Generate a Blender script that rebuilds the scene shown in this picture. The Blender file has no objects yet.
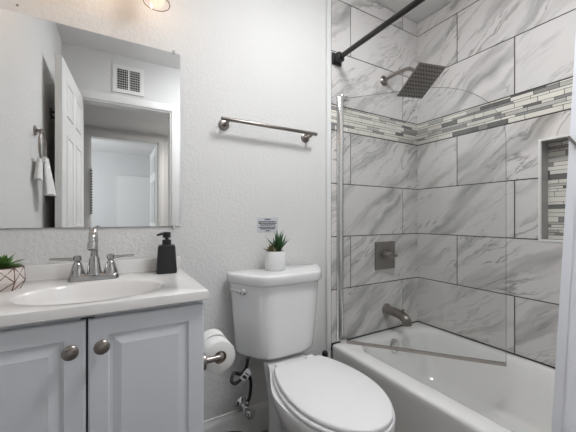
import bpy, bmesh, math, random
from mathutils import Vector, Matrix
sc = bpy.context.scene
col = sc.collection
PI = math.pi

# ------------------------------------------------------------------ camera, world, lights, exposure
cam_d = bpy.data.cameras.new('camera'); cam = bpy.data.objects.new('camera', cam_d); col.objects.link(cam)
cam.location = (0, -1.35, 1.045); cam.rotation_euler = (math.radians(90), 0, math.radians(-30))
cam_d.sensor_width = 36; cam_d.lens = 300/576*36; cam_d.shift_y = 2/576; cam_d.clip_start = 0.02
sc.camera = cam
w = bpy.data.worlds.new('world'); sc.world = w; w.use_nodes = True
w.node_tree.nodes['Background'].inputs[0].default_value = (0.9, 0.95, 1, 1)
w.node_tree.nodes['Background'].inputs[1].default_value = 0.35
sc.view_settings.view_transform = 'Standard'; sc.view_settings.look = 'None'
sc.view_settings.gamma = 1; sc.view_settings.use_curve_mapping = False
sc.view_settings.exposure = 0.95
BULB = 3.6            # emission of each vanity bulb
CEIL_FILL = 21.0      # emission of the added ceiling fill lamp's diffuser
HALL_W, ROOM_W = 8, 20
def area(name, loc, rot, sx, sy, power, color):
    l = bpy.data.lights.new(name, 'AREA'); l.shape = 'RECTANGLE'; l.size = sx; l.size_y = sy
    l.energy = power; l.color = color
    o = bpy.data.objects.new(name, l); col.objects.link(o); o.location = loc; o.rotation_euler = rot
    return o
area('room_window_light', (-1.55, -4.3, 1.5), (0, -PI/2, 0), 1.3, 1.4, ROOM_W, (0.93, 0.97, 1))
area('hall_fill_light', (1.1, -2.2, 2.08), (0, 0, 0), 0.4, 0.4, HALL_W, (1, 0.96, 0.92))  # added fill shining in through the doorway, not a hall fixture

# ------------------------------------------------------------------ materials
def mat(name, color=(.8, .8, .8), rough=.5, metal=0.0, coat=0.0, spec=0.5):
    m = bpy.data.materials.new(name); m.use_nodes = True
    b = m.node_tree.nodes['Principled BSDF']
    b.inputs['Base Color'].default_value = (*color, 1); b.inputs['Roughness'].default_value = rough
    b.inputs['Metallic'].default_value = metal; b.inputs['Coat Weight'].default_value = coat
    b.inputs['Specular IOR Level'].default_value = spec
    return m
def nd(m, t, **kw):
    n = m.node_tree.nodes.new(t)
    for k, v in kw.items(): setattr(n, k, v)
    return n
def ln(m, a, b): m.node_tree.links.new(a, b)
def B(m): return m.node_tree.nodes['Principled BSDF']
def bump(m, scale, strength, dist=.002, detail=3, mottle=0.0):
    tc = nd(m, 'ShaderNodeTexCoord'); n = nd(m, 'ShaderNodeTexNoise'); bp = nd(m, 'ShaderNodeBump')
    n.inputs['Scale'].default_value = scale; n.inputs['Detail'].default_value = detail
    bp.inputs['Strength'].default_value = strength; bp.inputs['Distance'].default_value = dist
    ln(m, tc.outputs['Object'], n.inputs['Vector']); ln(m, n.outputs[0], bp.inputs['Height']); ln(m, bp.outputs[0], B(m).inputs['Normal'])
    if mottle:
        n2 = nd(m, 'ShaderNodeTexNoise'); n2.inputs['Scale'].default_value = 6
        mx = nd(m, 'ShaderNodeMix', data_type='RGBA')
        c = B(m).inputs['Base Color'].default_value[:]
        mx.inputs[6].default_value = [c[0]*(1-.7*mottle), c[1]*(1-mottle), c[2]*(1-1.25*mottle), 1]; mx.inputs[7].default_value = c
        ln(m, tc.outputs['Object'], n2.inputs['Vector']); ln(m, n2.outputs[0], mx.inputs[0]); ln(m, mx.outputs[2], B(m).inputs['Base Color'])
    return m
def textured_paint(name, color):
    # rolled orange-peel / knock-down texture
    m = mat(name, color, .55)
    tc = nd(m, 'ShaderNodeTexCoord'); n = nd(m, 'ShaderNodeTexNoise'); r = nd(m, 'ShaderNodeValToRGB')
    n.inputs['Scale'].default_value = 72; n.inputs['Detail'].default_value = 4; n.inputs['Distortion'].default_value = .6
    r.color_ramp.elements[0].position = .40; r.color_ramp.elements[1].position = .62
    bp = nd(m, 'ShaderNodeBump'); bp.inputs['Strength'].default_value = .32; bp.inputs['Distance'].default_value = .003
    ln(m, tc.outputs['Object'], n.inputs['Vector']); ln(m, n.outputs[0], r.inputs[0]); ln(m, r.outputs[0], bp.inputs['Height'])
    ln(m, bp.outputs[0], B(m).inputs['Normal'])
    return m
def marble(name):
    m = mat(name, (.6, .6, .6), .16)
    uv = nd(m, 'ShaderNodeUVMap', uv_map='uv'); at = nd(m, 'ShaderNodeAttribute', attribute_name='tile_random')
    mul = nd(m, 'ShaderNodeVectorMath', operation='MULTIPLY'); mul.inputs[1].default_value = (7.3, 13.1, 5.7)
    add = nd(m, 'ShaderNodeVectorMath', operation='ADD')
    ln(m, at.outputs['Fac'], mul.inputs[0])
    rot = nd(m, 'ShaderNodeVectorRotate', rotation_type='Z_AXIS'); rot.inputs['Angle'].default_value = math.radians(-36)
    ln(m, uv.outputs[0], rot.inputs[0]); ln(m, rot.outputs[0], add.inputs[0]); ln(m, mul.outputs[0], add.inputs[1])
    # bend the vein direction a little
    nb = nd(m, 'ShaderNodeTexNoise'); nb.inputs['Scale'].default_value = 2.6; nb.inputs['Detail'].default_value = 5
    ln(m, add.outputs[0], nb.inputs['Vector'])
    sb = nd(m, 'ShaderNodeVectorMath', operation='MULTIPLY_ADD'); sb.inputs[1].default_value = (.22, .22, 0)
    ln(m, nb.outputs['Color'], sb.inputs[0]); ln(m, add.outputs[0], sb.inputs[2])
    st = nd(m, 'ShaderNodeVectorMath', operation='MULTIPLY'); st.inputs[1].default_value = (1.0, 6.0, 1)
    ln(m, sb.outputs[0], st.inputs[0])
    def layer(scale, lo, hi, detail):
        n = nd(m, 'ShaderNodeTexNoise'); n.inputs['Scale'].default_value = scale; n.inputs['Detail'].default_value = detail
        n.inputs['Roughness'].default_value = .55
        ln(m, st.outputs[0], n.inputs['Vector'])
        a = nd(m, 'ShaderNodeMath', operation='SUBTRACT'); a.inputs[1].default_value = .5; ln(m, n.outputs[0], a.inputs[0])
        b = nd(m, 'ShaderNodeMath', operation='ABSOLUTE'); ln(m, a.outputs[0], b.inputs[0])
        r = nd(m, 'ShaderNodeMapRange'); r.inputs[1].default_value = lo; r.inputs[2].default_value = hi
        r.inputs[3].default_value = 1; r.inputs[4].default_value = 0; ln(m, b.outputs[0], r.inputs[0])
        return r.outputs[0]
    v1 = layer(2.4, 0.0, 0.028, 5)
    n = nd(m, 'ShaderNodeTexNoise'); n.inputs['Scale'].default_value = 1.7; n.inputs['Detail'].default_value = 4
    ln(m, st.outputs[0], n.inputs['Vector'])
    band = nd(m, 'ShaderNodeMapRange'); band.inputs[1].default_value = .50; band.inputs[2].default_value = .74; ln(m, n.outputs[0], band.inputs[0])
    nm = nd(m, 'ShaderNodeTexNoise'); nm.inputs['Scale'].default_value = 2.5; ln(m, add.outputs[0], nm.inputs['Vector'])
    mk = nd(m, 'ShaderNodeMapRange'); mk.inputs[1].default_value = .38; mk.inputs[2].default_value = .62; ln(m, nm.outputs[0], mk.inputs[0])
    vm = nd(m, 'ShaderNodeMath', operation='MULTIPLY'); ln(m, v1, vm.inputs[0]); ln(m, mk.outputs[0], vm.inputs[1])
    m1 = nd(m, 'ShaderNodeMix', data_type='RGBA'); m1.inputs[6].default_value = (.71, .69, .675, 1); m1.inputs[7].default_value = (.335, .328, .32, 1)
    ln(m, band.outputs[0], m1.inputs[0])
    vs = nd(m, 'ShaderNodeMath', operation='MULTIPLY'); vs.inputs[1].default_value = .72; ln(m, vm.outputs[0], vs.inputs[0])
    m2 = nd(m, 'ShaderNodeMix', data_type='RGBA'); m2.inputs[7].default_value = (.20, .19, .185, 1)
    ln(m, m1.outputs[2], m2.inputs[6]); ln(m, vs.outputs[0], m2.inputs[0]); ln(m, m2.outputs[2], B(m).inputs['Base Color'])
    return m
def mosaic(name):
    m = mat(name, (.5, .5, .5), .2, 0, .4)
    at = nd(m, 'ShaderNodeAttribute', attribute_name='tile_random'); r = nd(m, 'ShaderNodeValToRGB')
    cr = r.color_ramp; cr.interpolation = 'CONSTANT'
    cols = [(0, (.74, .72, .655)), (.34, (.52, .508, .475)), (.58, (.80, .775, .705)), (.82, (.30, .295, .285)), (.93, (.17, .168, .162))]
    cr.elements[0].position = 0; cr.elements[0].color = (*cols[0][1], 1); cr.elements[1].position = cols[1][0]; cr.elements[1].color = (*cols[1][1], 1)
    for p, c in cols[2:]:
        e = cr.elements.new(p); e.color = (*c, 1)
    ln(m, at.outputs['Fac'], r.inputs[0]); ln(m, r.outputs[0], B(m).inputs['Base Color'])
    return m
def thin_glass(name, tint=(.972, .976, .974)):
    m = bpy.data.materials.new(name); m.use_nodes = True; nt = m.node_tree; nt.nodes.remove(nt.nodes['Principled BSDF'])
    t = nd(m, 'ShaderNodeBsdfTransparent'); t.inputs[0].default_value = (*tint, 1)
    g = nd(m, 'ShaderNodeBsdfGlossy'); g.inputs['Roughness'].default_value = 0.0
    lw = nd(m, 'ShaderNodeLayerWeight'); lw.inputs[0].default_value = .5
    pw = nd(m, 'ShaderNodeMath', operation='POWER'); pw.inputs[1].default_value = 5; ln(m, lw.outputs['Facing'], pw.inputs[0])
    f = nd(m, 'ShaderNodeMath', operation='MULTIPLY_ADD'); f.inputs[1].default_value = .9; f.inputs[2].default_value = .03; ln(m, pw.outputs[0], f.inputs[0])
    mx = nd(m, 'ShaderNodeMixShader'); ln(m, f.outputs[0], mx.inputs[0]); ln(m, t.outputs[0], mx.inputs[1]); ln(m, g.outputs[0], mx.inputs[2])
    ln(m, mx.outputs[0], nt.nodes['Material Output'].inputs[0])
    return m
def emit(name, color, s):
    m = mat(name, color, .3); B(m).inputs['Emission Color'].default_value = (*color, 1); B(m).inputs['Emission Strength'].default_value = s
    return m
def wood_floor(name):
    m = mat(name, (.15, .13, .12), .4)
    tc = nd(m, 'ShaderNodeTexCoord'); mp = nd(m, 'ShaderNodeMapping'); mp.inputs['Scale'].default_value = (1.4, 14, 1)
    n = nd(m, 'ShaderNodeTexNoise'); n.inputs['Scale'].default_value = 3; n.inputs['Detail'].default_value = 6
    br = nd(m, 'ShaderNodeTexBrick'); br.inputs['Scale'].default_value = 1; br.inputs['Mortar Size'].default_value = .002
    br.inputs['Brick Width'].default_value = 1.1; br.inputs['Row Height'].default_value = .15
    br.inputs[1].default_value = (.34, .31, .29, 1); br.inputs[2].default_value = (.27, .245, .225, 1); br.inputs[3].default_value = (.1, .09, .08, 1)
    ln(m, tc.outputs['Object'], mp.inputs[0]); ln(m, mp.outputs[0], n.inputs['Vector']); ln(m, tc.outputs['Object'], br.inputs['Vector'])
    mx = nd(m, 'ShaderNodeMix', data_type='RGBA', blend_type='MULTIPLY'); mx.inputs[0].default_value = .7
    ln(m, br.outputs[0], mx.inputs[6]); ln(m, n.outputs[0], mx.inputs[7]); ln(m, mx.outputs[2], B(m).inputs['Base Color'])
    return m

M = dict(
    paint=textured_paint('textured_wall_paint', (.74, .735, .725)),
    ceil=textured_paint('ceiling_paint', (.80, .79, .78)),
    plain=mat('smooth_grey_paint', (.68, .68, .68), .6),
    trim=mat('white_gloss_trim', (.78, .78, .77), .35),
    grout=bump(mat('dark_grout', (.06, .055, .05), .9), 200, .2),
    marble=marble('marble_tile'), mosaic=mosaic('mosaic_strips'),
    porcelain=mat('white_porcelain', (.86, .86, .86), .12, 0, .5),
    seat=mat('white_toilet_seat_plastic', (.86, .86, .865), .18),
    tub=mat('white_tub_enamel', (.86, .855, .84), .13, 0, .5),
    cabinet=bump(mat('pale_grey_cabinet_paint', (.74, .76, .80), .42), 300, .05),
    recess=mat('dark_cabinet_gap', (.05, .05, .055), .8),
    counter=bump(mat('white_cultured_marble', (.87, .865, .86), .12, 0, .5), 8, .0, mottle=.10),
    chrome=mat('chrome', (.78, .78, .78), .10, 1), nickel=bump(mat('brushed_nickel', (.30, .27, .25), .30, 1), 90, .06),
    faucet=mat('brushed_steel', (.45, .445, .44), .12, 1),
    darknickel=mat('dark_brushed_metal', (.25, .235, .222), .3, 1),
    black=mat('matte_black', (.012, .012, .013), .45), blackmetal=mat('black_rod_metal', (.010, .0095, .009), .35, 0),
    rubber=mat('black_rubber', (.01, .01, .01), .6),
    mirror=mat('mirror_silver', (.90, .91, .91), .0, 1),
    mirroredge=mat('mirror_edge', (.25, .27, .27), .2, .6),
    glass=thin_glass('clear_glass'), shade=thin_glass('shade_glass', (.99, .98, .97)),
    glassedge=mat('glass_edge', (.22, .26, .25), .15),
    bulb=emit('warm_bulb', (1, .66, .38), BULB), fillglow=emit('fill_lamp_diffuser', (.97, .985, 1), CEIL_FILL),
    curtain=bump(mat('white_curtain_fabric', (.88, .895, .95), .85), 900, .15, .0005), 
    paper=bump(mat('tissue_paper', (.84, .835, .82), .95), 500, .3, .0008), card=mat('cardboard', (.30, .24, .18), .9),
    notice=mat('notice_paper', (.60, .61, .64), .5), ink=mat('printed_ink', (.06, .06, .065), .7),
    leaf=mat('aloe_leaf', (.035, .11, .035), .45), leaf2=mat('rosette_leaf', (.10, .20, .05), .45), leaf3=mat('reddish_succulent', (.17, .15, .06), .5),
    soil=mat('potting_soil', (.05, .035, .025), .95), pot=mat('white_ceramic_pot', (.78, .78, .78), .3),
    pinkpot=mat('pale_pink_ceramic', (.74, .66, .62), .45), copper=mat('copper_lines', (.16, .09, .06), .35, .6),
    towel=bump(mat('white_terry', (.85, .85, .84), 1), 350, .6, .002), floor=wood_floor('grey_brown_plank_floor'),
    seal=mat('translucent_seal', (.42, .38, .35), .35), hose=bump(mat('braided_hose', (.05, .05, .05), .4, .5), 500, .5, .001),
    tag=mat('paper_tag', (.7, .7, .73), .6), dark=mat('dark_void', (.03, .03, .03), .8),
)

# ------------------------------------------------------------------ mesh helpers
def new(): return bmesh.new()
def merge(bm, tmp, mi=0):
    for f in tmp.faces: f.material_index = mi
    me = bpy.data.meshes.new('tmp'); tmp.to_mesh(me); tmp.free(); bm.from_mesh(me); bpy.data.meshes.remove(me)
def box(bm, a, b, bev=0, seg=2, mi=0, rot=None, at=None):
    t = bmesh.new(); bmesh.ops.create_cube(t, size=1)
    s = [abs(b[i]-a[i]) for i in range(3)]; c = Vector([(a[i]+b[i])/2 for i in range(3)])
    for v in t.verts: v.co = Vector((v.co.x*s[0], v.co.y*s[1], v.co.z*s[2])) + c
    if bev: bmesh.ops.bevel(t, geom=t.edges[:], offset=bev, segments=seg, profile=.6, affect='EDGES')
    if rot is not None: bmesh.ops.transform(t, matrix=rot, verts=t.verts)
    merge(bm, t, mi); return bm
def loft(bm, loops, cap0=True, cap1=True, mi=0, closed=True):
    t = bmesh.new(); rows = [[t.verts.new(p) for p in L] for L in loops]; n = len(loops[0])
    for r0, r1 in zip(rows, rows[1:]):
        for i in range(n if closed else n-1):
            j = (i+1) % n
            t.faces.new((r0[i], r0[j], r1[j], r1[i]))
    if cap0: t.faces.new(rows[0][::-1])
    if cap1: t.faces.new(rows[-1])
    bmesh.ops.recalc_face_normals(t, faces=t.faces[:])
    merge(bm, t, mi); return bm
def lathe(bm, prof, c=(0, 0, 0), axis=(0, 0, 1), n=40, mi=0, cap0=True, cap1=True):
    q = Vector((0, 0, 1)).rotation_difference(Vector(axis).normalized()).to_matrix(); c = Vector(c)
    loops = [[c + q @ Vector((max(r, 1e-5)*math.cos(2*PI*i/n), max(r, 1e-5)*math.sin(2*PI*i/n), z)) for i in range(n)] for r, z in prof]
    return loft(bm, loops, cap0, cap1, mi)
def spline(pts, k=8):
    P = [Vector(p) for p in pts]; P = [2*P[0]-P[1]] + P + [2*P[-1]-P[-2]]; out = []
    for i in range(1, len(P)-2):
        a, b, c, d = P[i-1:i+3]
        for j in range(k):
            t = j/k; out.append(.5*((2*b)+(c-a)*t+(2*a-5*b+4*c-d)*t*t+(3*b-a-3*c+d)*t**3))
    out.append(P[-2]); return out
def tube(bm, pts, r, n=16, mi=0, sx=1.0):
    P = [Vector(p) for p in pts]; m = len(P); R = r if isinstance(r, (list, tuple)) else [r]*m
    T = [(P[min(i+1, m-1)]-P[max(i-1, 0)]).normalized() for i in range(m)]
    u = T[0].orthogonal().normalized(); loops = []
    for i in range(m):
        u = (u - T[i]*u.dot(T[i])).normalized(); v = T[i].cross(u)
        loops.append([P[i]+(u*math.cos(2*PI*k/n)*sx+v*math.sin(2*PI*k/n))*R[i] for k in range(n)])
    return loft(bm, loops, True, True, mi)
def torus(bm, c, R, r, axis=(1, 0, 0), n=40, k=10, mi=0):
    q = Vector((0, 0, 1)).rotation_difference(Vector(axis)).to_matrix(); t = bmesh.new(); c = Vector(c)
    g = [[t.verts.new(c+q @ Vector(((R+r*math.cos(2*PI*j/k))*math.cos(2*PI*i/n), (R+r*math.cos(2*PI*j/k))*math.sin(2*PI*i/n), r*math.sin(2*PI*j/k)))) for j in range(k)] for i in range(n)]
    for i in range(n):
        for j in range(k):
            t.faces.new((g[i][j], g[(i+1) % n][j], g[(i+1) % n][(j+1) % k], g[i][(j+1) % k]))
    bmesh.ops.recalc_face_normals(t, faces=t.faces[:]); merge(bm, t, mi); return bm
def rrect(cx, cy, hx, hy, r, z, k=8):
    out = []
    for (sx, sy, a0) in ((1, 1, 0), (-1, 1, PI/2), (-1, -1, PI), (1, -1, 1.5*PI)):
        for i in range(k+1):
            a = a0+PI/2*i/k; out.append(Vector((cx+sx*(hx-r)+r*math.cos(a), cy+sy*(hy-r)+r*math.sin(a), z)))
    return out
def top_of(o):
    while o.parent: o = o.parent
    return o
def obj(name, bm, m, parent=None, loc=None, angle=35, label=None):
    me = bpy.data.meshes.new(name); off = Vector(top_of(parent).location) if parent else Vector(loc or (0, 0, 0))
    bmesh.ops.translate(bm, verts=bm.verts, vec=-off); bm.to_mesh(me); bm.free()
    o = bpy.data.objects.new(name, me); col.objects.link(o)
    if parent: o.parent = parent
    else: o.location = off
    for x in (m if isinstance(m, (list, tuple)) else [m]): me.materials.append(M[x])
    me.polygons.foreach_set('use_smooth', [True]*len(me.polygons)); me.set_sharp_from_angle(angle=math.radians(angle))
    if label: o['label'] = label
    return o
def tag(o, label, cat, group=None):
    o['label'] = label; o['category'] = cat
    if group: o['group'] = group
    return o
def thing(name, label, cat, loc, group=None):
    o = bpy.data.objects.new(name, None); col.objects.link(o); o.location = loc; o.empty_display_size = .05
    return tag(o, label, cat, group)
def struct(name, bm, m, parent=None, angle=30):
    o = obj(name, bm, m, parent, angle=angle)
    if not parent: o['kind'] = 'structure'
    return o
random.seed(4)

# ------------------------------------------------------------------ room shell
XL, XR, XT, YF, ZC = -.35, 1.798, 1.05, -1.49, 2.38
struct('floor', box(new(), (-2, -6, -.1), (2.4, .1, 0)), 'floor')
struct('ceiling', box(new(), (XL-.1, YF-.11, ZC), (XR+.2, .1, ZC+.1)), 'ceil')
struct('wall_back', box(new(), (XL-.1, 0, 0), (XR+.2, .1, ZC)), 'paint')
struct('wall_left', box(new(), (XL-.1, YF, 0), (XL, 0, ZC)), 'paint')
DX0, DX1, DH = -.23, .435, 1.985            # bathroom doorway
b = new(); box(b, (-2, YF-.11, 0), (DX0, YF, ZC)); box(b, (DX1, YF-.11, 0), (XR+.2, YF, ZC)); box(b, (DX0, YF-.11, DH), (DX1, YF, ZC))
struct('wall_front', b, 'plain')
b = new(); YH = -2.79; RX0, RX1 = -.25, .477
box(b, (-2, YH-.11, 0), (RX0, YH, ZC)); box(b, (RX1, YH-.11, 0), (2.4, YH, ZC)); box(b, (RX0, YH-.11, 2.0), (RX1, YH, ZC))
box(b, (-2.0, YH, 0), (-1.9, YF-.11, 2.1)); box(b, (2.3, YH, 0), (2.4, YF-.11, 2.1))
struct('wall_hall', b, 'plain')
struct('ceiling_hall', box(new(), (-2, YH, 2.1), (2.4, YF-.11, 2.2)), 'ceil')
b = new(); box(b, (-2, -6, 0), (2.4, -5.75, ZC)); box(b, (-2, -5.75, 0), (-1.7, YH-.11, ZC)); box(b, (1.0, -5.75, 0), (1.1, YH-.11, ZC))
struct('wall_room', b, 'plain')
struct('ceiling_room', box(new(), (-2, -6, ZC), (2.4, YH-.11, ZC+.1)), 'ceil')
def casing(name, x0, x1, y, h, sgn, wd=.062, dep=.11):
    b = new()
    for xa, xb in ((x0-wd, x0), (x1, x1+wd)): box(b, (xa, y, 0), (xb, y+sgn*.016, h+wd), .004)
    box(b, (x0-wd, y, h), (x1+wd, y+sgn*.018, h+wd), .004)
    box(b, (x0-.002, y-sgn*dep, 0), (x0+.012, y+sgn*.004, h)); box(b, (x1-.012, y-sgn*dep, 0), (x1+.002, y+sgn*.004, h)); box(b, (x0, y-sgn*dep, h-.012), (x1, y+sgn*.004, h+.002))
    struct(name, b, 'trim')
casing('trim_1', DX0, DX1, YF, DH, 1); casing('trim_2', RX0, RX1, YH, 2.0, 1)

def panel_door(name, w_, h_, t_, hinge, ang, panels=True, m='trim'):
    # six raised-panel door; hinge edge at local x=0, leaf along +x, thickness along y
    b = new(); box(b, (0, 0, .01), (w_, t_, h_), .002, 1)
    if panels:
        st, mid = .10, .09; pw = (w_-2*st-mid)/2
        for (z0, z1) in ((.22, .82), (.98, 1.55), (1.66, h_-.10)):
            for xa in (st, st+pw+mid):
                for sy in (0, 1):
                    ys = (lambda d: t_+d) if sy else (lambda d: -d)
                    R = lambda i, d: [(xa+i, ys(d), z0+i), (xa+pw-i, ys(d), z0+i), (xa+pw-i, ys(d), z1-i), (xa+i, ys(d), z1-i)]
                    loft(b, [R(0, 0), R(.006, .008), R(.016, .007), R(.018, .001), R(.03, .001), R(.055, .009)], False, True)
    bmesh.ops.rotate(b, verts=b.verts, cent=(0, 0, 0), matrix=Matrix.Rotation(ang, 3, 'Z')); bmesh.ops.translate(b, verts=b.verts, vec=hinge)
    return struct(name, b, m)
panel_door('door_1', .675, 1.978, .035, (DX0+.016, YF+.012, 0), math.radians(94))
panel_door('door_2', .66, 1.98, .035, (RX1-.016, YH-.115, 0), math.radians(-90.5))
panel_door('door_3', .62, 1.92, .035, (.04, -5.745, 0), 0, False)

# tiled alcove: grout bed with individual tiles
Z_ROWS = [(.34, .64, 1), (.64, .94, 0), (.94, 1.2405, 1), (1.2405, 1.541, 0), (1.686, 1.9865, 1), (1.9865, 2.287, 0), (2.287, 2.379, 1)]
G = .0028
def subtract(r, h):
    if h is None or r[2] <= h[0] or r[0] >= h[2] or r[3] <= h[1] or r[1] >= h[3]: return [r]
    o = []
    if r[0] < h[0]: o.append((r[0], r[1], h[0], r[3]))
    if r[2] > h[2]: o.append((h[2], r[1], r[2], r[3]))
    x0, x1 = max(r[0], h[0]), min(r[2], h[2])
    if r[1] < h[1]: o.append((x0, r[1], x1, h[1]))
    if r[3] > h[3]: o.append((x0, h[3], x1, r[3]))
    return o
def tile_wall(name, u0, u1, joints, place, hole=None):
    """place(u, v, d) -> world point, d = height above the grout bed"""
    t = bmesh.new(); uvl = t.loops.layers.uv.new('uv'); rl = t.faces.layers.float.new('tile_random')
    def slab(r, d, mi, rv, side=True):
        q = [(r[0], r[1]), (r[2], r[1]), (r[2], r[3]), (r[0], r[3])]
        top = [t.verts.new(place(u, v, d)) for u, v in q]; fs = [(t.faces.new(top), q)]
        if side:
            bot = [t.verts.new(place(u, v, -.001)) for u, v in q]
            for i in range(4):
                j = (i+1) % 4; fs.append((t.faces.new((bot[i], bot[j], top[j], top[i])), [q[i], q[j], q[j], q[i]]))
        for f, qq in fs:
            f.material_index = mi; f[rl] = rv
            for l, (u, v) in zip(f.loops, qq): l[uvl].uv = (u, v)
    for r in subtract((u0, .30, u1, 2.379), hole): slab(r, 0, 0, 0, False)
    for (z0, z1, par) in Z_ROWS:
        js = sorted([u0]+[j for j in joints[par] if u0 < j < u1]+[u1])
        for a, c in zip(js, js[1:]):
            rv = random.random()
            for r in subtract((a+G, z0+G, c-G, z1-G), hole): slab(r, .0022, 1, rv)
    z = 1.541+G
    for hgt in (.026, .013, .020, .013, .026, .013, .020, .0):
        z1 = 1.686-G if hgt == 0 else z+hgt
        if z1-z < .008: break
        u = u0-random.random()*.1
        while u < u1:
            L = random.choice((.05, .075, .10, .15, .15)); a, c = max(u+.0014, u0+.001), min(u+L-.0014, u1-.001)
            if c-a > .006: slab((a, z+.0014, c, z1-.0014), .0028, 2, random.random())
            u += L
        z = z1
    bmesh.ops.recalc_face_normals(t, faces=t.faces[:])
    return struct(name, t, ['grout', 'marble', 'mosaic'], angle=10)
AB = -.012                                             # face of the grout bed on the back wall
tile_wall('wall_alcove', XT, XR, {1: [XR-.152, XR-.752], 0: [XR-.604]}, lambda u, v, d: (u, AB-d, v))
NY0, NY1, NZ0, NZ1 = .70, 1.0, .94, 1.42
hole = (NY0, NZ0, NY1, NZ1)
tile_wall('wall_right', .0, 1.49, {1: [.59, 1.19], 0: [.288, .888, 1.488]}, lambda u, v, d: (XR-d, -u, v), hole)
b = new(); box(b, (XR+.13, YF, 0), (XR+.2, 0, ZC)); box(b, (XR+.002, YF, 0), (XR+.13, -NY1-.003, ZC)); box(b, (XR+.002, -NY0+.003, 0), (XR+.13, 0, ZC))
box(b, (XR+.002, -NY1, 0), (XR+.13, -NY0, NZ0-.003)); box(b, (XR+.002, -NY1, NZ1+.003), (XR+.13, -NY0, ZC))
struct('wall_right_core', b, 'grout')
# niche lining with mosaic strips and a metal edge
t = bmesh.new(); rl = t.faces.layers.float.new('tile_random'); t.loops.layers.uv.new('uv')
XN = XR+.085
def quad(pts, mi, rv):
    f = t.faces.new([t.verts.new(p) for p in pts]); f.material_index = mi; f[rl] = rv
quad([(XN, -NY0, NZ0), (XN, -NY1, NZ0), (XN, -NY1, NZ1), (XN, -NY0, NZ1)], 0, 0)
z = NZ0
while z < NZ1-.01:
    hgt = random.choice((.013, .02, .026)); u = NY0-random.random()*.1
    while u < NY1:
        L = random.choice((.05, .075, .1, .15)); a, c = max(u+.001, NY0), min(u+L-.001, NY1)
        if c-a > .005: quad([(XN-.0025, -a, z+.001), (XN-.0025, -c, z+.001), (XN-.0025, -c, min(z+hgt, NZ1)-.001), (XN-.0025, -a, min(z+hgt, NZ1)-.001)], 2, random.random())
        u += L
    z += hgt
for (p, q) in (((NY0, NZ0), (NY1, NZ0)), ((NY1, NZ0), (NY1, NZ1)), ((NY1, NZ1), (NY0, NZ1)), ((NY0, NZ1), (NY0, NZ0))):
    quad([(XR-.002, -p[0], p[1]), (XR-.002, -q[0], q[1]), (XN, -q[0], q[1]), (XN, -p[0], p[1])], 1, .37)
struct('wall_niche', t, ['grout', 'marble', 'mosaic'])
b = new(); e = .009
for (u0, v0, u1, v1) in ((NY0-e, NZ0-e, NY0+.002, NZ1+e), (NY1-.002, NZ0-e, NY1+e, NZ1+e), (NY0, NZ1-.002, NY1, NZ1+e), (NY0, NZ0-e, NY1, NZ0+.002)):
    box(b, (XR-.006, -u1, v0), (XR+.004, -u0, v1), .001, 1)
struct('trim_3', b, 'trim')
struct('trim_4', box(new(), (XT-.028, -.016, 0), (XT, 0, ZC), .004, 2), 'trim')
b = new(); prof = [(0, 0), (-.014, 0), (-.014, .10), (-.010, .115), (-.006, .122), (-.005, .135), (0, .138)]
loft(b, [[(x, y, z) for y, z in prof] for x in (.245, XT-.028)]); struct('baseboard_back', b, 'trim')

# ------------------------------------------------------------------ bathtub
T = thing('bathtub', 'white alcove bathtub below the marble tiles', 'bathtub', (1.42, -.75, 0))
b = new(); x0, x1, y0, y1 = XT+.003, XR-.004, YF+.002, AB-.004; cx, cy, hx, hy = (x0+x1)/2, (y0+y1)/2, (x1-x0)/2, (y1-y0)/2
bx, by, bhx, bhy = cx+.02, cy-.0, hx-.075, hy-.085     # basin opening
L = [rrect(cx, cy, hx-.004, hy, .006, 0), rrect(cx, cy, hx-.004, hy, .006, .30), rrect(cx, cy, hx-.001, hy, .006, .325), rrect(cx, cy, hx-.004, hy-.003, .01, .336), rrect(cx, cy, hx-.012, hy-.01, .012, .340),
     rrect(bx, by, bhx+.012, bhy+.012, .11, .340), rrect(bx, by, bhx, bhy, .105, .335), rrect(bx, by, bhx-.010, bhy-.012, .10, .318), rrect(bx, by, bhx-.03, bhy-.035, .10, .20), rrect(bx, by, bhx-.05, bhy-.06, .10, .09),
     rrect(bx, by, bhx-.075, bhy-.09, .09, .055), rrect(bx, by, bhx-.13, bhy-.15, .07, .045)]
loft(b, L); obj('tub_shell', b, 'tub', T, angle=50)
b = new(); oy = by+bhy-.022
lathe(b, [(.040, -.006), (.040, .010), (.032, .016), (.004, .017)], (1.44, oy+.006, .285), (0, -1, .18)); box(b, (1.43, oy-.018, .256), (1.45, oy-.002, .263), .002)
obj('overflow_cover', b, 'chrome', T)
b = new(); lathe(b, [(.032, 0), (.032, .004), (.022, .006), (.02, .012), (.003, .014)], (1.44, -.32, .044)); obj('drain', b, 'chrome', T)

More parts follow.
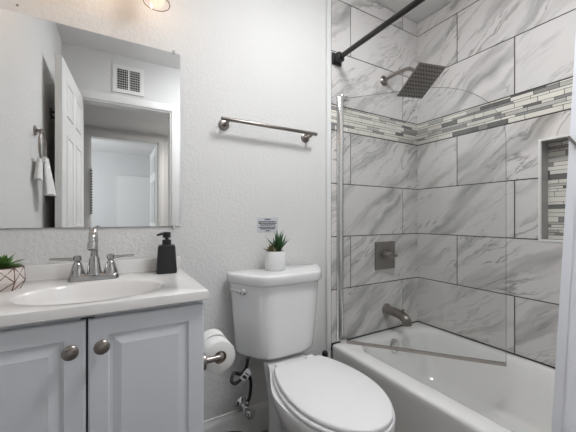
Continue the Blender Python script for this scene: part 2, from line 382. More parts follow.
# ------------------------------------------------------------------ vanity
VX1, VF = .233, -.443
V = thing('vanity_cabinet', 'pale grey two door vanity cabinet under the white sink top', 'cabinet', (-.055, -.22, 0))
b = new(); box(b, (XL+.004, -.425, .09), (XL+.02, -.004, .797)); box(b, (VX1-.016, -.425, .09), (VX1, -.004, .797), .001, 1); box(b, (XL+.02, -.02, .09), (VX1-.016, -.004, .797)); box(b, (XL+.02, -.425, .09), (VX1-.016, -.02, .11))
box(b, (XL+.02, -.425, .755), (VX1-.016, -.408, .797)); box(b, (-.09, -.425, .11), (-.03, -.408, .755)); box(b, (XL+.004, -.37, 0), (VX1, -.01, .09)); obj('carcass', b, 'cabinet', V)
obj('door_gap', box(new(), (-.075, -.4268, .1), (-.045, -.4252, .79)), 'recess', V)
for side, (xa, xb) in (('left', (XL+.006, -.0635)), ('right', (-.0585, VX1-.001))):
    b = new(); z0, z1 = .10, .787; yb = -.4255; yf = VF
    R = lambda i, y: [(xa+i, y, z0+i), (xb-i, y, z0+i), (xb-i, y, z1-i), (xa+i, y, z1-i)]
    loft(b, [R(0, yb), R(0, yf+.004), R(.004, yf), R(.044, yf), R(.047, yf+.006), R(.054, yf+.0068), R(.073, yf+.0005), R(.0735, yf)])
    d = obj('door', b, 'cabinet', V, angle=12, label='%s raised panel cabinet door' % side)
    kx = -.093 if side == 'left' else -.028
    k = new(); lathe(k, [(.011, 0), (.010, .004), (.006, .008), (.006, .014), (.015, .018), (.0178, .022), (.0178, .025), (.015, .0285), (.0105, .030), (.010, .0325), (.005, .0345), (.001, .035)], (kx, yf, .721), (0, -1, 0), 32)
    obj('knob', k, 'nickel', d, label='round brushed nickel knob')

S = thing('sink_top', 'white cultured marble vanity top with oval basin and low backsplash', 'sink', (-.053, -.22, .8))
b = new(); X0, X1, Y0, Y1, ZT = XL+.003, .243, -.461, -.004, .83
ex, ey, ea, eb = -.05, -.285, .188, .137; N = 128
ang = [2*PI*i/N for i in range(N)]
def rp(a, mar=0):
    dx, dy = math.cos(a), math.sin(a); ts = []
    if dx > 1e-9: ts.append((X1-mar-ex)/dx)
    if dx < -1e-9: ts.append((X0+mar-ex)/dx)
    if dy > 1e-9: ts.append((Y1-mar-ey)/dy)
    if dy < -1e-9: ts.append((Y0+mar-ey)/dy)
    k = min(ts); return [ex+dx*k, ey+dy*k]
for c in ((X0, Y0), (X1, Y0), (X1, Y1), (X0, Y1)):
    a = math.atan2(c[1]-ey, c[0]-ex) % (2*PI); i = min(range(N), key=lambda i: abs(ang[i]-a)); ang[i] = a
rect = lambda z, mar=0: [(*rp(a, mar), z) for a in ang]
ell = lambda s, z, dy=0: [(ex+ea*s*math.cos(a), ey+dy+eb*s*math.sin(a), z) for a in ang]
loft(b, [rect(.803, .03), rect(.803, .002), rect(.805), rect(ZT-.004), rect(ZT-.001, .001), rect(ZT, .004), ell(1.03, ZT), ell(1.0, ZT-.002), ell(.975, ZT-.008), ell(.93, ZT-.035), ell(.82, ZT-.08), ell(.6, ZT-.115), ell(.3, ZT-.128), ell(.14, ZT-.13)], False, True)
obj('counter_basin', b, 'counter', S, angle=40)
obj('backsplash', box(new(), (X0, -.022, ZT-.002), (X1, -.002, .882), .004, 2), 'counter', S)
b = new(); lathe(b, [(.024, 0.001), (.024, .004), (.018, .005), (.016, .010), (.002, .011)], (ex, ey, ZT-.130)); obj('drain', b, 'chrome', S)

# faucet
FX, FY, FZ = -.062, -.098, ZT
F = thing('faucet', 'brushed steel two handle gooseneck faucet on the sink top', 'faucet', (FX, FY, FZ))
b = new(); L = [rrect(FX, FY, 0.076-o, .026-o, .02-o*.5, FZ+z) for o, z in ((0, 0), (0, .012), (.003, .018), (.008, .021))]; loft(b, L); obj('base_plate', b, 'faucet', F)
b = new(); lathe(b, [(.026, .018), (.0215, .03), (.0155, .075), (.0125, .08), (.0125, .084)], (FX, FY, FZ))
tube(b, spline([(FX, FY, FZ+.08), (FX, FY, FZ+.125), (FX, FY-.006, FZ+.147), (FX, FY-.030, FZ+.168), (FX, FY-.060, FZ+.172), (FX, FY-.088, FZ+.157), (FX, FY-.100, FZ+.132)]), .0115, 20)
obj('spout', b, 'faucet', F)
b = new(); lathe(b, [(.0125, 0), (.0145, .002), (.0155, .022), (.013, .024)], (FX, FY-.099, FZ+.136), (0, -.34, -1)); obj('aerator', b, 'faucet', F)
for s in (-1, 1):
    hx_ = FX+s*.049
    b = new(); lathe(b, [(.024, .016), (.0215, .026), (.0125, .060), (.0095, .063), (.0095, .066), (.0125, .070), (.0125, .082), (.009, .086), (.001, .087)], (hx_, FY, FZ)); h = obj('handle', b, 'faucet', F)
    tube_b = new(); tube(tube_b, [(hx_+s*.010, FY, FZ+.075), (hx_+s*.030, FY-.004, FZ+.076), (hx_+s*.075, FY-.010, FZ+.078)], [.006, .0052, .0042], 12); obj('lever', tube_b, 'faucet', h)

# soap dispenser
D = thing('soap_dispenser', 'matte black pump soap dispenser at the right end of the sink top', 'soap dispenser', (.178, -.082, ZT))
b = new(); c = (.178, -.082)
def sq(h, r, z): return rrect(c[0], c[1], h, h, r, ZT+z, 6)
loft(b, [sq(.034, .010, 0), sq(.037, .012, .003), sq(.0375, .013, .01), sq(.032, .012, .100), sq(.030, .013, .107), sq(.022, .014, .110), sq(.015, .0149, .111), sq(.015, .0149, .112)])
bmesh.ops.rotate(b, verts=b.verts, cent=(c[0], c[1], 0), matrix=Matrix.Rotation(math.radians(-8), 3, 'Z')); obj('bottle', b, 'black', D)
b = new(); lathe(b, [(.0165, .110), (.0165, .128), (.012, .130), (.007, .131), (.007, .137), (.0150, .138), (.0150, .158), (.010, .160), (.001, .160)], (c[0], c[1], ZT))
tube(b, [(c[0], c[1], ZT+.153), (c[0]-.02, c[1]-.008, ZT+.153), (c[0]-.036, c[1]-.014, ZT+.149)], [.0065, .0055, .0042], 12); obj('pump', b, 'black', D)

def leaf(bm, base, az, tilt, L, wd, curl=.0, th=.35, mi=0, n=7):
    d = Vector((math.cos(az)*math.sin(tilt), math.sin(az)*math.sin(tilt), math.cos(tilt))); side = Vector((-math.sin(az), math.cos(az), 0)); nrm = side.cross(d)
    loops = []
    for i in range(n):
        t = i/(n-1); wv = wd*(.75+.9*t-1.6*t*t)*(1-t**4)+.0004
        p = Vector(base)+d*L*t+nrm*(-curl*L*t*t)
        loops.append([p+side*wv, p-nrm*wv*th, p-side*wv, p+nrm*wv*th*.3])
    loft(bm, loops, True, True, mi)
# rosette succulent in the pink pot
px_, py_ = -.292, -.15
P = thing('potted_succulent', 'green rosette succulent in pale pink pot with copper line pattern, on sink top', 'plant', (px_, py_, ZT))
def pr(z): # facetted pot radius
    return .048+(.058-.048)*min(1, z/.03) if z < .035 else .058-(z-.035)*.10
b = new(); n = 8
loops = [[(px_+r*math.cos(2*PI*(i+off)/n), py_+r*math.sin(2*PI*(i+off)/n), ZT+z) for i in range(n)] for r, z, off in ((.042, 0, 0), (.054, .026, 0), (.0535, .052, 0), (.051, .068, 0), (.047, .068, 0), (.047, .058, 0))]
loft(b, loops); obj('pot', b, 'pinkpot', P, angle=5)
b = new(); pts = [loops[0], loops[1], loops[2], loops[3]]
for i in range(n):
    j = (i+1) % n
    for a_, c_ in ((pts[0][i], pts[1][i]), (pts[1][i], pts[3][i]), (pts[1][i], pts[3][j]), (pts[1][j], pts[3][i]), (pts[0][i], pts[1][j]), (pts[3][i], pts[3][j])): tube(b, [a_, c_], .0015, 6)
obj('line_pattern', b, 'copper', P)
obj('soil', lathe(new(), [(.0, .0), (.0465, 0), (.0465, .004), (.001, .008)], (px_, py_, ZT+.056)), 'soil', P)
b = new()
for ring, (k, tl, L_, wd) in enumerate(((10, 1.2, .060, .013), (9, .9, .056, .013), (7, .58, .047, .012), (4, .3, .036, .010))):
    for i in range(k): leaf(b, (px_, py_, ZT+.060+ring*.004), 2*PI*i/k+ring*.4+random.uniform(-.12, .12), tl+random.uniform(-.1, .1), L_*random.uniform(.9, 1.12), wd, -.15, .4)
obj('leaves', b, 'leaf2', P)

# ------------------------------------------------------------------ wall mirror and vanity light
Mi = thing('wall_mirror', 'frameless rectangular mirror above the sink top', 'mirror', (-.05, -.004, 1.377))
mx0, mx1, mz0, mz1 = -.346, .244, 1.010, 1.745
b = new(); R = lambda i, y: [(mx0+i, y, mz0+i), (mx1-i, y, mz0+i), (mx1-i, y, mz1-i), (mx0+i, y, mz1-i)]
loft(b, [R(0, -.0015), R(0, -.0055)], True, False, 1); loft(b, [R(0, -.0055), R(.001, -.0065)], False, True, 0); obj('mirror_glass', b, ['mirror', 'mirroredge'], Mi, angle=5)
for zz, xx in ((mz1, .215), (mz0, .218)):
    b = new(); s = 1 if zz == mz1 else -1; box(b, (xx-.006, -.010, zz-.006 if s > 0 else zz-.010), (xx+.006, -.0005, zz+.010 if s > 0 else zz+.006), .001, 1); obj('mirror_clip', b, 'chrome', Mi)
tag(obj('wall_screw', lathe(new(), [(.004, 0), (.004, .0015), (.001, .0025)], (-.288, 0, 1.772), (0, -1, 0), 16), 'nickel', loc=(-.288, 0, 1.772)), 'tiny screw in the wall above the mirror top edge', 'screw')

VL = thing('vanity_light', 'vanity light with clear glass shades and warm bulbs above the mirror', 'lamp', (-.055, 0, 2.02))
ZB = 2.03
obj('back_plate', box(new(), (-.30, -.025, ZB-.03), (.19, -.002, ZB+.03), .004), 'nickel', VL)
for xs in (-.247, -.055, .137):
    b = new(); tube(b, spline([(xs, -.02, ZB), (xs, -.08, ZB), (xs, -.115, ZB-.005), (xs, -.12, ZB-.03)], 6), .007, 12); lathe(b, [(.022, -.03), (.022, -.055), (.018, -.06)], (xs, -.12, ZB)); obj('arm', b, 'nickel', VL)
    b = new(); zt, zb = ZB-.045, 1.858
    lathe(b, [(.024, zt), (.036, zt-.006), (.041, zt-.02), (.0475, zb), (.0455, zb), (.039, zt-.02), (.034, zt-.008), (.024, zt-.002)], (xs, -.12, 0), cap0=False, cap1=False); sh_ = obj('glass_shade', b, 'shade', VL); b = new(); torus(b, (xs, -.12, zb), .0465, .0014, (0, 0, 1), 48, 8); obj('rim', b, 'copper', sh_)
    b = new(); lathe(b, [(.012, zt-.015), (.014, zt-.03), (.024, zt-.05), (.028, zt-.066), (.024, zt-.082), (.013, zt-.092), (.001, zt-.094)], (xs, -.12, 0), n=24); obj('bulb', b, 'bulb', VL)

# fill lamp added on the ceiling out of frame, to brighten the whole room
CL = thing('ceiling_fill_lamp', 'added round white fill lamp on the ceiling, out of view beside the bathtub', 'lamp', (.80, -.88, ZC))
obj('fill_lamp_base', lathe(new(), [(.21, 0), (.21, -.02), (.20, -.022)], (.80, -.88, ZC-.0005), n=48), 'trim', CL)
obj('diffuser', lathe(new(), [(.198, -.02), (.194, -.045), (.15, -.062), (.07, -.07), (.001, -.071)], (.80, -.88, ZC), n=48), 'fillglow', CL)

# ------------------------------------------------------------------ toilet
TX = .672
T = thing('toilet', 'white two piece toilet with closed lid beside the bathtub', 'toilet', (TX, -.37, 0))
def outline(yb, yf, fw, z, n=30):
    v = [.5*(1-math.cos(PI*i/n)) for i in range(n+1)]
    Rr = [(TX+fw(t), yb+(yf-yb)*t, z) for t in v]; Ll = [(TX-fw(t)-(1e-4), yb+(yf-yb)*t, z) for t in v]
    return Ll+Rr[::-1]
def fw(back, mx, vm, hold=0.0, ex=1.4):
    def f(t):
        if t > vm: return mx*math.sqrt(max(0, 1-((t-vm)/(1-vm))**2))+1e-4
        k = max(0, (t-hold)/(vm-hold)); return back+(mx-back)*math.sin(k*PI/2)**ex if k > 0 else back
    return f
b = new()
ST = [(0, -.16, -.58, .10, .125, .6, .2), (.03, -.16, -.58, .10, .125, .6, .2), (.06, -.165, -.57, .09, .112, .6, .2), (.16, -.165, -.57, .082, .105, .58, .2), (.23, -.155, -.59, .082, .115, .58, .2),
      (.29, -.15, -.635, .086, .145, .56, .15), (.34, -.145, -.69, .092, .171, .55, .1), (.375, -.14, -.722, .096, .182, .52, .08), (.398, -.14, -.740, .099, .186, .50, .06), (.407, -.143, -.736, .096, .183, .50, .06), (.409, -.15, -.727, .09, .174, .50, .06)]
loft(b, [outline(yb, yf, fw(bk, mx, vm, hd), z) for z, yb, yf, bk, mx, vm, hd in ST]); obj('bowl', b, 'porcelain', T, angle=50)
sl = fw(.108, .166, .48, 0, .75)
def slab_loops(yb, yf, f, z0, z1, e):
    return [outline(yb-e*o, yf+e*o, (lambda t, o=o: max(f(t)-e*o, 5e-5)), z) for o, z in ((.8, z0), (0, z0+e*.6), (0, z1-e), (.3, z1-e*.35), (1, z1))]
b = new(); loft(b, slab_loops(-.265, -.739, fw(.114, .174, .48, 0, .75), .411, .424, .005)); obj('seat', b, 'seat', T, angle=50)
b = new(); loft(b, slab_loops(-.268, -.735, sl, .4255, .442, .006)); obj('seat_lid', b, 'seat', T, angle=50)
for s in (-1, 1): obj('hinge', box(new(), (TX+s*.075-.02, -.268, .410), (TX+s*.075+.02, -.238, .436), .006, 3), 'seat', T)
TKX = .682
def fillet(P, r, k=7):
    out = []
    for i, p in enumerate(P):
        p = Vector(p); a = Vector(P[i-1])-p; c = Vector(P[(i+1) % len(P)])-p; rr = r[i]
        q0, q1 = p+a.normalized()*min(rr, a.length*.45), p+c.normalized()*min(rr, c.length*.45)
        for j in range(k):
            t = j/(k-1); out.append(q0*(1-t)**2+p*2*t*(1-t)+q1*t*t)
    return out
def tank_loop(hw, yf, ys, z, yb=-.03, k=.60): return fillet([(TKX-hw, yb, z), (TKX-hw, ys, z), (TKX-hw*k, yf, z), (TKX+hw*k, yf, z), (TKX+hw, ys, z), (TKX+hw, yb, z)], (.015, .045, .06, .06, .045, .015))
def bevel_all(b, off, seg=4, lo=20):
    es = [e for e in b.edges if len(e.link_faces) == 2 and e.calc_face_angle(0) > math.radians(lo)]
    bmesh.ops.bevel(b, geom=es, offset=off, segments=seg, profile=.5, affect='EDGES')
b = new(); loft(b, [tank_loop(.175, -.175, -.07, .420), tank_loop(.203, -.197, -.075, .436), tank_loop(.230, -.218, -.078, .757)]); bevel_all(b, .012, 4, 40); obj('tank', b, 'porcelain', T, angle=50)
b = new(); loft(b, [tank_loop(.236, -.226, -.078, .752, -.026), tank_loop(.243, -.233, -.080, .762, -.022), tank_loop(.243, -.233, -.080, .802, -.022)]); bevel_all(b, .012, 5, 40); obj('tank_lid', b, 'porcelain', T, angle=50)
b = new(); nv = Vector((-.84, -.54, 0)).normalized(); p = Vector((TKX-.196, -.128, .727))
lathe(b, [(.016, -.004), (.016, .008), (.013, .012), (.008, .014), (.008, .022), (.001, .023)], p, nv, 24)
tv = Vector((-.54, .84, 0)); q = p+nv*.019
tube(b, spline([q, q+tv*.025+Vector((0, 0, .003)), q+tv*.055+Vector((0, 0, .008))], 5), [.0095]*4+[.009]*4+[.008]*3, 14, 0); obj('flush_lever', b, 'chrome', T)

# potted aloe and small succulent on the tank
ax, ay, az = .652, -.10, .802
A = thing('potted_aloe', 'spiky green aloe in white cup pot on the toilet tank lid', 'plant', (ax, ay, az))
b = new(); lathe(b, [(.043, 0), (.046, .003), (.0475, .01), (.0475, .088), (.046, .0895), (.044, .088), (.044, .078)], (ax, ay, az), n=48); obj('pot', b, 'pot', A, angle=50)
obj('soil', lathe(new(), [(.001, 0), (.0438, 0), (.0438, .003), (.001, .006)], (ax, ay, az+.077)), 'soil', A)
b = new(); random.seed(11)
for i in range(42):
    leaf(b, (ax+.016+random.uniform(-.006, .006), ay+random.uniform(-.008, .008), az+.080), random.uniform(0, 2*PI), random.uniform(.05, .85), random.uniform(.065, .112), .0066, random.uniform(-.15, .1), .5)
obj('aloe_leaves', b, 'leaf', A)
b = new()
for i in range(30): leaf(b, (ax-.024+random.uniform(-.006, .006), ay-.006+random.uniform(-.01, .01), az+.078), random.uniform(0, 2*PI), random.uniform(.1, 1.15), random.uniform(.03, .055), .007, -.1, .5)
obj('small_leaves', b, 'leaf3', A, label='short reddish green leaves')

# water supply
SV = thing('shutoff_valve', 'chrome shutoff valve on the wall low behind the toilet', 'valve', (.52, 0, .167))
b = new(); lathe(b, [(.036, 0), (.036, .003), (.026, .012), (.014, .014)], (.52, -.0142, .167), (0, -1, 0), 32); obj('escutcheon', b, 'chrome', SV)
b = new(); tube(b, [(.52, -.01, .167), (.52, -.075, .167)], .009, 14); lathe(b, [(.014, -.018), (.014, .02), (.010, .024), (.010, .034)], (.52, -.07, .167), (0, 0, 1), 20); obj('valve_body', b, 'chrome', SV)
b = new(); lathe(b, [(.007, 0), (.007, .018), (.02, .02), (.022, .028), (.018, .032), (.001, .033)], (.52, -.080, .167), (.3, -1, 0), 12); obj('valve_handle', b, 'chrome', SV)
hp = [(.522, -.07, .198), (.535, -.075, .235), (.535, -.085, .30), (.515, -.10, .345), (.487, -.11, .345), (.455, -.105, .325), (.440, -.095, .338), (.458, -.08, .358), (.49, -.078, .345), (.513, -.08, .365), (.519, -.085, .40), (.521, -.088, .432)]
H = thing('supply_hose', 'looped dark water supply hose between wall valve and toilet tank', 'hose', (.52, -.08, .3))
b = new(); tube(b, spline(hp, 10), .0075, 12); obj('hose', b, 'hose', H)
b = new(); lathe(b, [(.012, 0), (.013, .016), (.009, .019)], (.522, -.07, .190), n=8); obj('coupling_nut', b, 'darknickel', H); b = new(); lathe(b, [(.0125, .006), (.0125, .022), (.009, .025)], (.521, -.088, .408), n=8); obj('coupling_nut', b, 'darknickel', H)
b = new(); box(b, (-.017, -.0006, -.024), (.017, .0006, .024)); box(b, (-.011, -.0010, -.015), (.011, -.0005, -.003), 0, 1, 1); box(b, (-.011, -.0010, .004), (.011, -.0005, .009), 0, 1, 1)
bmesh.ops.transform(b, matrix=Matrix.Translation((.497, -.121, .357)) @ Matrix.Rotation(.75, 4, 'Y'), verts=b.verts); obj('paper_tag', b, ['tag', 'hose'], H, label='small white printed tag')

# toilet paper on an open arm holder fixed to the cabinet side
rx, rz, ry0, ry1 = .298, .60, -.392, -.288
TP = thing('toilet_paper_holder', 'brushed nickel toilet paper holder on the side of the vanity cabinet', 'holder', (VX1, -.41, rz))
obj('mounting_plate', lathe(new(), [(.026, 0), (.026, .008), (.02, .011)], (VX1, -.412, rz), (1, 0, 0), 28), 'nickel', TP)
b = new(); tube(b, spline([(VX1+.008, -.412, rz), (VX1+.05, -.412, rz), (rx-.008, -.411, rz), (rx, -.402, rz), (rx, -.38, rz), (rx, -.27, rz)], 6), .0095, 16); obj('arm', b, 'nickel', TP)
b = new(); cz = rz-.010
lathe(b, [(.021, 0), (.050, 0), (.052, .002), (.052, ry1-ry0-.002), (.050, ry1-ry0), (.021, ry1-ry0), (.021, 0)], (rx, ry0, cz), (0, 1, 0), 48, cap0=False, cap1=False)
lathe(b, [(.0215, .001), (.0195, .001), (.0195, ry1-ry0-.001), (.0215, ry1-ry0-.001)], (rx, ry0, cz), (0, 1, 0), 32, 1, cap0=False, cap1=False)
r_ = obj('toilet_paper_roll', b, ['paper', 'card'], loc=(rx, ry0, cz-.052), angle=50); tag(r_, 'white toilet paper roll hanging on the holder beside the vanity cabinet', 'toilet paper')

b = new(); k = 16
loft(b, [[(rx+(.0525+.007*math.sin(PI*i/k)*(.4+.6*t))*math.cos(math.radians(35+115*i/k)), ry0+.055+.047*t, cz+(.0525+.007*math.sin(PI*i/k)*(.4+.6*t)+(.0012 if q else 0))*math.sin(math.radians(35+115*i/k))) for q in (0, 1) for i in (range(k+1) if q == 0 else range(k, -1, -1))] for t in (0, .3, .6, 1)])
obj('loose_sheet', b, 'paper', r_)
# waste bin and toilet brush
b = new(); lathe(b, [(.065, 0), (.068, .004), (.078, .262), (.081, .268), (.078, .274), (.074, .272), (.073, .262), (.064, .012), (.001, .011)], (.338, -.38, 0), n=40)
tag(obj('waste_bin', b, 'black', loc=(.338, -.38, 0), angle=50), 'small black waste bin on the floor between vanity and toilet', 'bin')
TB = thing('toilet_brush', 'black knobbed brush handle in holder behind the toilet beside the bathtub', 'toilet brush', (.962, -.075, 0))
obj('holder', lathe(new(), [(.042, 0), (.045, .004), (.040, .13), (.034, .135), (.034, .12)], (.962, -.075, 0)), 'black', TB)
obj('handle', lathe(new(), [(.02, .05), (.02, .13), (.007, .15), (.006, .30), (.010, .308), (.015, .318), (.0165, .328), (.013, .340), (.001, .346)], (.962, -.075, 0), n=24), 'black', TB)

# ------------------------------------------------------------------ things on the back wall
R_ = thing('towel_bar', 'empty brushed nickel towel bar on the textured wall above the toilet', 'towel bar', (.66, 0, 1.48))
b = new(); tube(b, [(.405, -.062, 1.484), (.918, -.062, 1.484)], .0085, 18); bevel_all(b, .0015, 2, 60); obj('bar', b, 'nickel', R_)
for xx in (.436, .885):
    b = new(); lathe(b, [(.025, 0), (.025, .006), (.021, .009), (.012, .010)], (xx, 0, 1.475), (0, -1, 0), 32)
    tube(b, spline([(xx, -.005, 1.473), (xx, -.035, 1.472), (xx, -.055, 1.474), (xx, -.062, 1.482)], 5), .008, 14); obj('bracket', b, 'nickel', R_)
# printed notice
nx0, nx1, nz0, nz1 = .604, .720, .972, 1.047
N_ = thing('paper_notice', 'small white printed notice taped to the wall above the toilet', 'notice', (.662, 0, nz0))
obj('sheet', box(new(), (nx0, -.0012, nz0), (nx1, -.0004, nz1)), 'notice', N_)
b = new(); random.seed(5)
def line(zc, h, xa, xb):
    x = xa
    while x < xb-.002:
        L = random.choice((.006, .009, .012, .016)); box(b, (x, -.0015, zc-h/2), (min(x+L, xb), -.0011, zc+h/2)); x += L+.0016
line(1.038, .0055, .645, .680)
for zc, xa, xb in ((1.026, .612, .708), (1.018, .612, .712), (1.010, .622, .704), (.999, .614, .708), (.991, .622, .702), (.981, .650, .674)): line(zc, .0054, xa, xb)
obj('printed_lines', b, 'ink', N_)

# ------------------------------------------------------------------ shower fittings
def AW(z=0): return AB-.0022
SH = thing('overhead_shower', 'square rain shower head on a curved arm on the tiled end wall', 'shower', (1.46, AW(), 1.909))
obj('flange', lathe(new(), [(.031, 0), (.031, .004), (.024, .012), (.012, .015)], (1.468, AW(), 1.909), (0, -1, 0), 32), 'nickel', SH)
hc = Vector((1.462, -.283, 1.797)); e1 = Vector((.175, -.011, .02)).normalized(); e2 = Vector((0, .82, -.57)); e2 = (e2-e1*e2.dot(e1)).normalized(); nrm = e1.cross(e2).normalized()
jt = hc+nrm*.045
b = new(); tube(b, spline([(1.468, AW()-.005, 1.909), (1.466, -.10, 1.915), (1.464, -.19, 1.908), (1.463, -.235, 1.880), jt], 8), .0095, 16); obj('arm', b, 'nickel', SH)
b = new(); lathe(b, [(.013, .030), (.014, .02), (.02, .014), (.03, .004), (.03, 0)], hc, nrm, 24)
Rm = Matrix((e1, e2, nrm)).transposed().to_4x4(); Rm.translation = hc
hs, hl = .101, .100
box(b, (-hs, -hl, -.004), (hs, hl, .004), .003, 2, 0, Rm); d = obj('head_plate', b, 'darknickel', SH)
b = new()
for i in range(9):
    for j in range(9):
        p = Rm @ Vector((-.086+.0215*i, -.086+.0215*j, -.004)); lathe(b, [(.0042, 0), (.0036, .0022), (.001, .003)], p, -nrm, 8)
obj('spray_nozzles', b, 'rubber', d)
SV2 = thing('shower_valve', 'square brushed nickel shower valve plate with lever on the tiled wall', 'shower valve', (1.474, AW(), .81))
obj('plate', box(new(), (1.387, AW()-.010, .724), (1.561, AW()-.0005, .897), .003, 2), 'darknickel', SV2)
b = new(); lathe(b, [(.030, 0), (.028, .03), (.024, .04), (.022, .055), (.001, .056)], (1.474, AW()-.010, .812), (0, -1, 0), 28); box(b, (1.436, AW()-.066, .803), (1.522, AW()-.048, .822), .005, 3); obj('lever', b, 'nickel', SV2)
SP = thing('tub_spout', 'brushed nickel tub spout on the tiled wall above the bathtub end', 'spout', (1.488, AW(), .465))
b = new(); lathe(b, [(.036, 0), (.036, .012), (.028, .018)], (1.488, AW(), .468), (0, -1, 0), 32)
tube(b, spline([(1.488, AW()-.01, .468), (1.488, -.06, .467), (1.488, -.125, .462), (1.488, -.165, .446), (1.488, -.175, .412)], 7), [.0265]*8+[.0265]*8+[.027]*8+[.026]*5, 20); obj('spout_body', b, 'nickel', SP, angle=60)
obj('diverter', lathe(new(), [(.005, 0), (.005, .018), (.009, .02), (.009, .028), (.001, .030)], (1.488, -.145, .472), n=16), 'nickel', SP)

# shower rod and curtain
ROD = 1.085
SR = thing('shower_rod', 'straight black shower curtain rod across the bathtub front', 'curtain rod', (ROD, -.75, 1.95))
obj('rod', tube(new(), [(ROD, AW()-.02, 1.94), (ROD, YF+.02, 1.94)], .0135, 20), 'blackmetal', SR)
for yy, s in ((AW(), -1), (YF, 1)):
    b = new(); box(b, (ROD-.032, min(yy+s*.0005, yy+s*.012), 1.908), (ROD+.032, max(yy+s*.0005, yy+s*.012), 1.972), .004, 2); box(b, (ROD-.022, min(yy+s*.010, yy+s*.05), 1.918), (ROD+.022, max(yy+s*.010, yy+s*.05), 1.962), .006, 2); obj('wall_bracket', b, 'blackmetal', SR)
C = thing('shower_curtain', 'white shower curtain gathered at the near end of the bathtub', 'curtain', (1.05, -1.25, .15))
t = bmesh.new(); nu, nv_ = 120, 60; g = []
def cpt(u, v):
    z = .10+(1.912-.10)*v
    y = -1.0145-(z-.42)*.027-.42*u
    fold = math.sin(u*2*PI*4.2+.6)*.020*min(1, u*5)*(.75+.25*v) + .006*math.sin(u*31+v*4)*min(1, u*8)
    crease = sum(.0035*math.exp(-((z-zc)/.006)**2) for zc in (.93, .73, .52, 1.25))
    return (.965+.118*v+fold-crease, y, z)
for i in range(nu+1): g.append([t.verts.new(cpt(i/nu, j/nv_)) for j in range(nv_+1)])
for i in range(nu):
    for j in range(nv_): t.faces.new((g[i][j], g[i+1][j], g[i+1][j+1], g[i][j+1]))
bmesh.ops.recalc_face_normals(t, faces=t.faces[:]); bmesh.ops.solidify(t, geom=t.faces[:], thickness=.0015); obj('curtain_panel', t, 'curtain', C, angle=80)
t = bmesh.new(); gh = [[t.verts.new((cpt(u, j/nv_)[0]-.0022, cpt(u, j/nv_)[1]+.001, cpt(u, j/nv_)[2])) for j in range(nv_+1)] for u in (0, .015, .03, .045)]
for i in range(3):
    for j in range(nv_): t.faces.new((gh[i][j], gh[i+1][j], gh[i+1][j+1], gh[i][j+1]))
bmesh.ops.recalc_face_normals(t, faces=t.faces[:]); bmesh.ops.solidify(t, geom=t.faces[:], thickness=.0015); obj('hem', t, 'curtain', C, angle=80)
b = new(); tube(b, spline([(cpt(u, .64-.35*u)[0]-.006, cpt(u, .64-.35*u)[1]+.002, cpt(u, .64-.35*u)[2]) for u in (.0, .02, .05, .09, .14, .2, .27, .34)], 5), .0028, 8); obj('tie_cord', b, 'darknickel', C)
for k in range(6):
    u = .04+k*.19; p = cpt(u, 1); b = new(); torus(b, (ROD, p[1], 1.927), .028, .002, (0, 1, 0), 28, 8); obj('curtain_ring', b, 'nickel', C)

# glass bath screen, swung in over the tub
BS = thing('bath_screen', 'hinged clear glass bath screen with round corner, swung in over the bathtub', 'bath screen', (1.10, AW(), .345))
hx0, hy0 = 1.104, AW()-.014
dv = Vector((.494, -.602, 0)).normalized(); nn = Vector((dv.y, -dv.x, 0)); GL = .781
b = new(); box(b, (hx0-.020, AW()-.012, .350), (hx0+.004, AW()-.0005, 1.735), .003, 2); obj('wall_profile', b, 'chrome', BS)
b = new(); tube(b, [(hx0+.006, hy0-.004, .350), (hx0+.006, hy0-.004, 1.735)], .011, 20); lathe(b, [(.013, 1.733), (.013, 1.742), (.010, 1.747), (.001, 1.748)], (hx0+.006, hy0-.004, 0)); obj('pivot_post', b, 'chrome', BS)
O = Vector((hx0+.006, hy0-.004, 0))
prof = [(.014, .358)]+[(GL, .358)]
for i in range(25):
    a = PI/2*i/24; prof.append((GL*.5+GL*.5*math.cos(a)**(2/2.25), 1.40+.315*math.sin(a)**(2/2.25)))
prof += [(.014, 1.718)]
t = bmesh.new(); fr = [t.verts.new(O+dv*s+Vector((0, 0, z))+nn*.003) for s, z in prof]; bk = [t.verts.new(O+dv*s+Vector((0, 0, z))-nn*.003) for s, z in prof]
t.faces.new(fr); t.faces.new(bk[::-1])
for i in range(len(prof)):
    j = (i+1) % len(prof); f = t.faces.new((fr[j], fr[i], bk[i], bk[j])); f.material_index = 1
bmesh.ops.recalc_face_normals(t, faces=t.faces[:]); obj('glass_panel', t, ['glass', 'glassedge'], BS, angle=30)
def along(s0, s1, z0, z1, th):
    b = new(); q = [O+dv*s0, O+dv*s1]; loft(b, [[p+nn*th+Vector((0, 0, z0)), p-nn*th+Vector((0, 0, z0)), p-nn*th+Vector((0, 0, z1)), p+nn*th+Vector((0, 0, z1))] for p in q]); return b
obj('bottom_seal', along(.010, GL, .343, .358, .005), 'seal', BS)
obj('top_clamp', along(.010, .042, 1.704, 1.726, .009), 'chrome', BS); obj('bottom_hinge', along(-.004, .03, .346, .378, .011), 'chrome', BS)

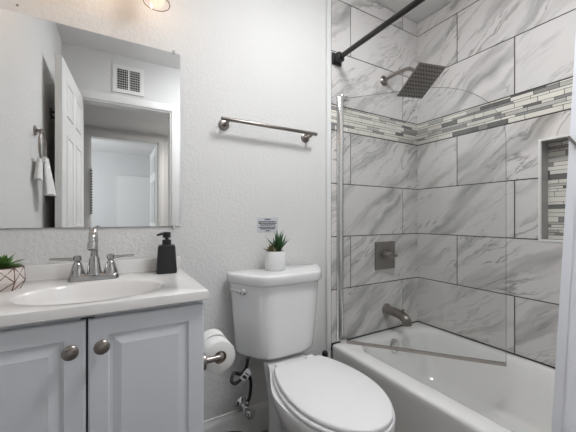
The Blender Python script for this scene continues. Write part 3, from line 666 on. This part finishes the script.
# ------------------------------------------------------------------ seen in the mirror
RG = thing('towel_ring', 'chrome towel ring on the left wall, seen in the mirror', 'towel ring', (XL, -.607, 1.486))
b = new(); lathe(b, [(.025, 0), (.025, .006), (.018, .010), (.009, .012), (.009, .022), (.012, .024), (.012, .038), (.001, .040)], (XL, -.607, 1.486), (1, 0, 0), 28); obj('mount', b, 'nickel', RG)
b = new(); torus(b, (XL+.032, -.607, 1.408), .075, .005, (1, 0, 0), 44, 10); obj('ring', b, 'nickel', RG)
TW = new()
def lobe(cx_, cy_, zt, zb, w0, w1, d0, d1, ph):
    loops = []
    for i in range(13):
        v = i/12; z = zt+(zb-zt)*v; ww = w0+(w1-w0)*v**.8; dd = d0+(d1-d0)*v; k = 36
        loops.append([(cx_(v)+dd*math.sin(2*PI*j/k)*(1+.15*math.sin(3*(2*PI*j/k)+ph)), cy_(v)+ww*math.cos(2*PI*j/k)*(1+.08*math.sin(5*2*PI*j/k+ph)), z+.004*math.sin(2*2*PI*j/k)*v) for j in range(k)])
    loft(TW, loops)
lobe(lambda v: XL+.027-.004*v, lambda v: -.590+.03*v, 1.350, 1.235, .024, .042, .011, .016, 0)
lobe(lambda v: XL+.040+.014*v, lambda v: -.622-.04*v, 1.352, 1.165, .026, .066, .012, .024, 1.3)
box(TW, (XL+.018, -.645, 1.325), (XL+.052, -.570, 1.353), .008, 3)
tag(obj('hand_towel', TW, 'towel', loc=(XL+.032, -.607, 1.165), angle=60), 'small white towel hanging in the towel ring, seen in the mirror', 'towel')
b = new(); hx, hy, hz = XL, -1.047, 1.70
box(b, (hx, hy-.012, hz-.035), (hx+.006, hy+.012, hz+.04), .003); tube(b, spline([(hx+.004, hy, hz-.015), (hx+.03, hy, hz-.028), (hx+.052, hy, hz-.02), (hx+.058, hy, hz+.004)], 6), .0065, 12)
tube(b, spline([(hx+.004, hy, hz+.015), (hx+.022, hy, hz+.016), (hx+.030, hy, hz+.034)], 6), .006, 12)
tag(obj('robe_hook', b, 'black', loc=(hx, hy, hz)), 'black robe hook on the left wall behind the open door, seen in mirror', 'hook')
AV = thing('air_vent', 'white air vent grille on the wall above the doorway, seen in mirror', 'vent', (.10, YF, 2.19))
vx0, vx1, vz0, vz1 = -.015, .215, 2.075, 2.30
b = new()
for a_, c_ in (((vx0, vz0), (vx1, vz0+.03)), ((vx0, vz1-.03), (vx1, vz1)), ((vx0, vz0+.03), (vx0+.03, vz1-.03)), ((vx1-.03, vz0+.03), (vx1, vz1-.03)), ((.095, vz0+.03), (.107, vz1-.03))): box(b, (a_[0], YF+.0005, a_[1]), (c_[0], YF+.010, c_[1]))
obj('frame', b, 'trim', AV)
obj('duct_opening', box(new(), (vx0+.02, YF+.0005, vz0+.02), (vx1-.02, YF+.002, vz1-.02)), 'dark', AV)
b = new()
for k in range(11):
    x = vx0+.036+k*.0158; box(b, (x-.0012, YF+.002, vz0+.02), (x+.0012, YF+.008, vz1-.02))
for k in range(8):
    z = vz0+.045+k*.0195; box(b, (vx0+.02, YF+.002, z-.0012), (vx1-.02, YF+.006, z+.0012))
obj('louvers', b, 'trim', AV)

b = new(); random.seed(3)
for k in range(34): lathe(b, [(.001, -.0075), (.011, -.005), (.011, .005), (.001, .0075)], (-.232, YH+.024, 1.60-k*.0152), n=10, mi=k % 2)
box(b, (-.242, YH-.02, 1.606), (-.224, YH+.026, 1.612))
tag(obj('bead_cord', b, ['trim', 'dark'], loc=(-.228, YH+.02, 1.08)), 'black and white beaded cord in the hall doorway, seen in the mirror', 'cord')
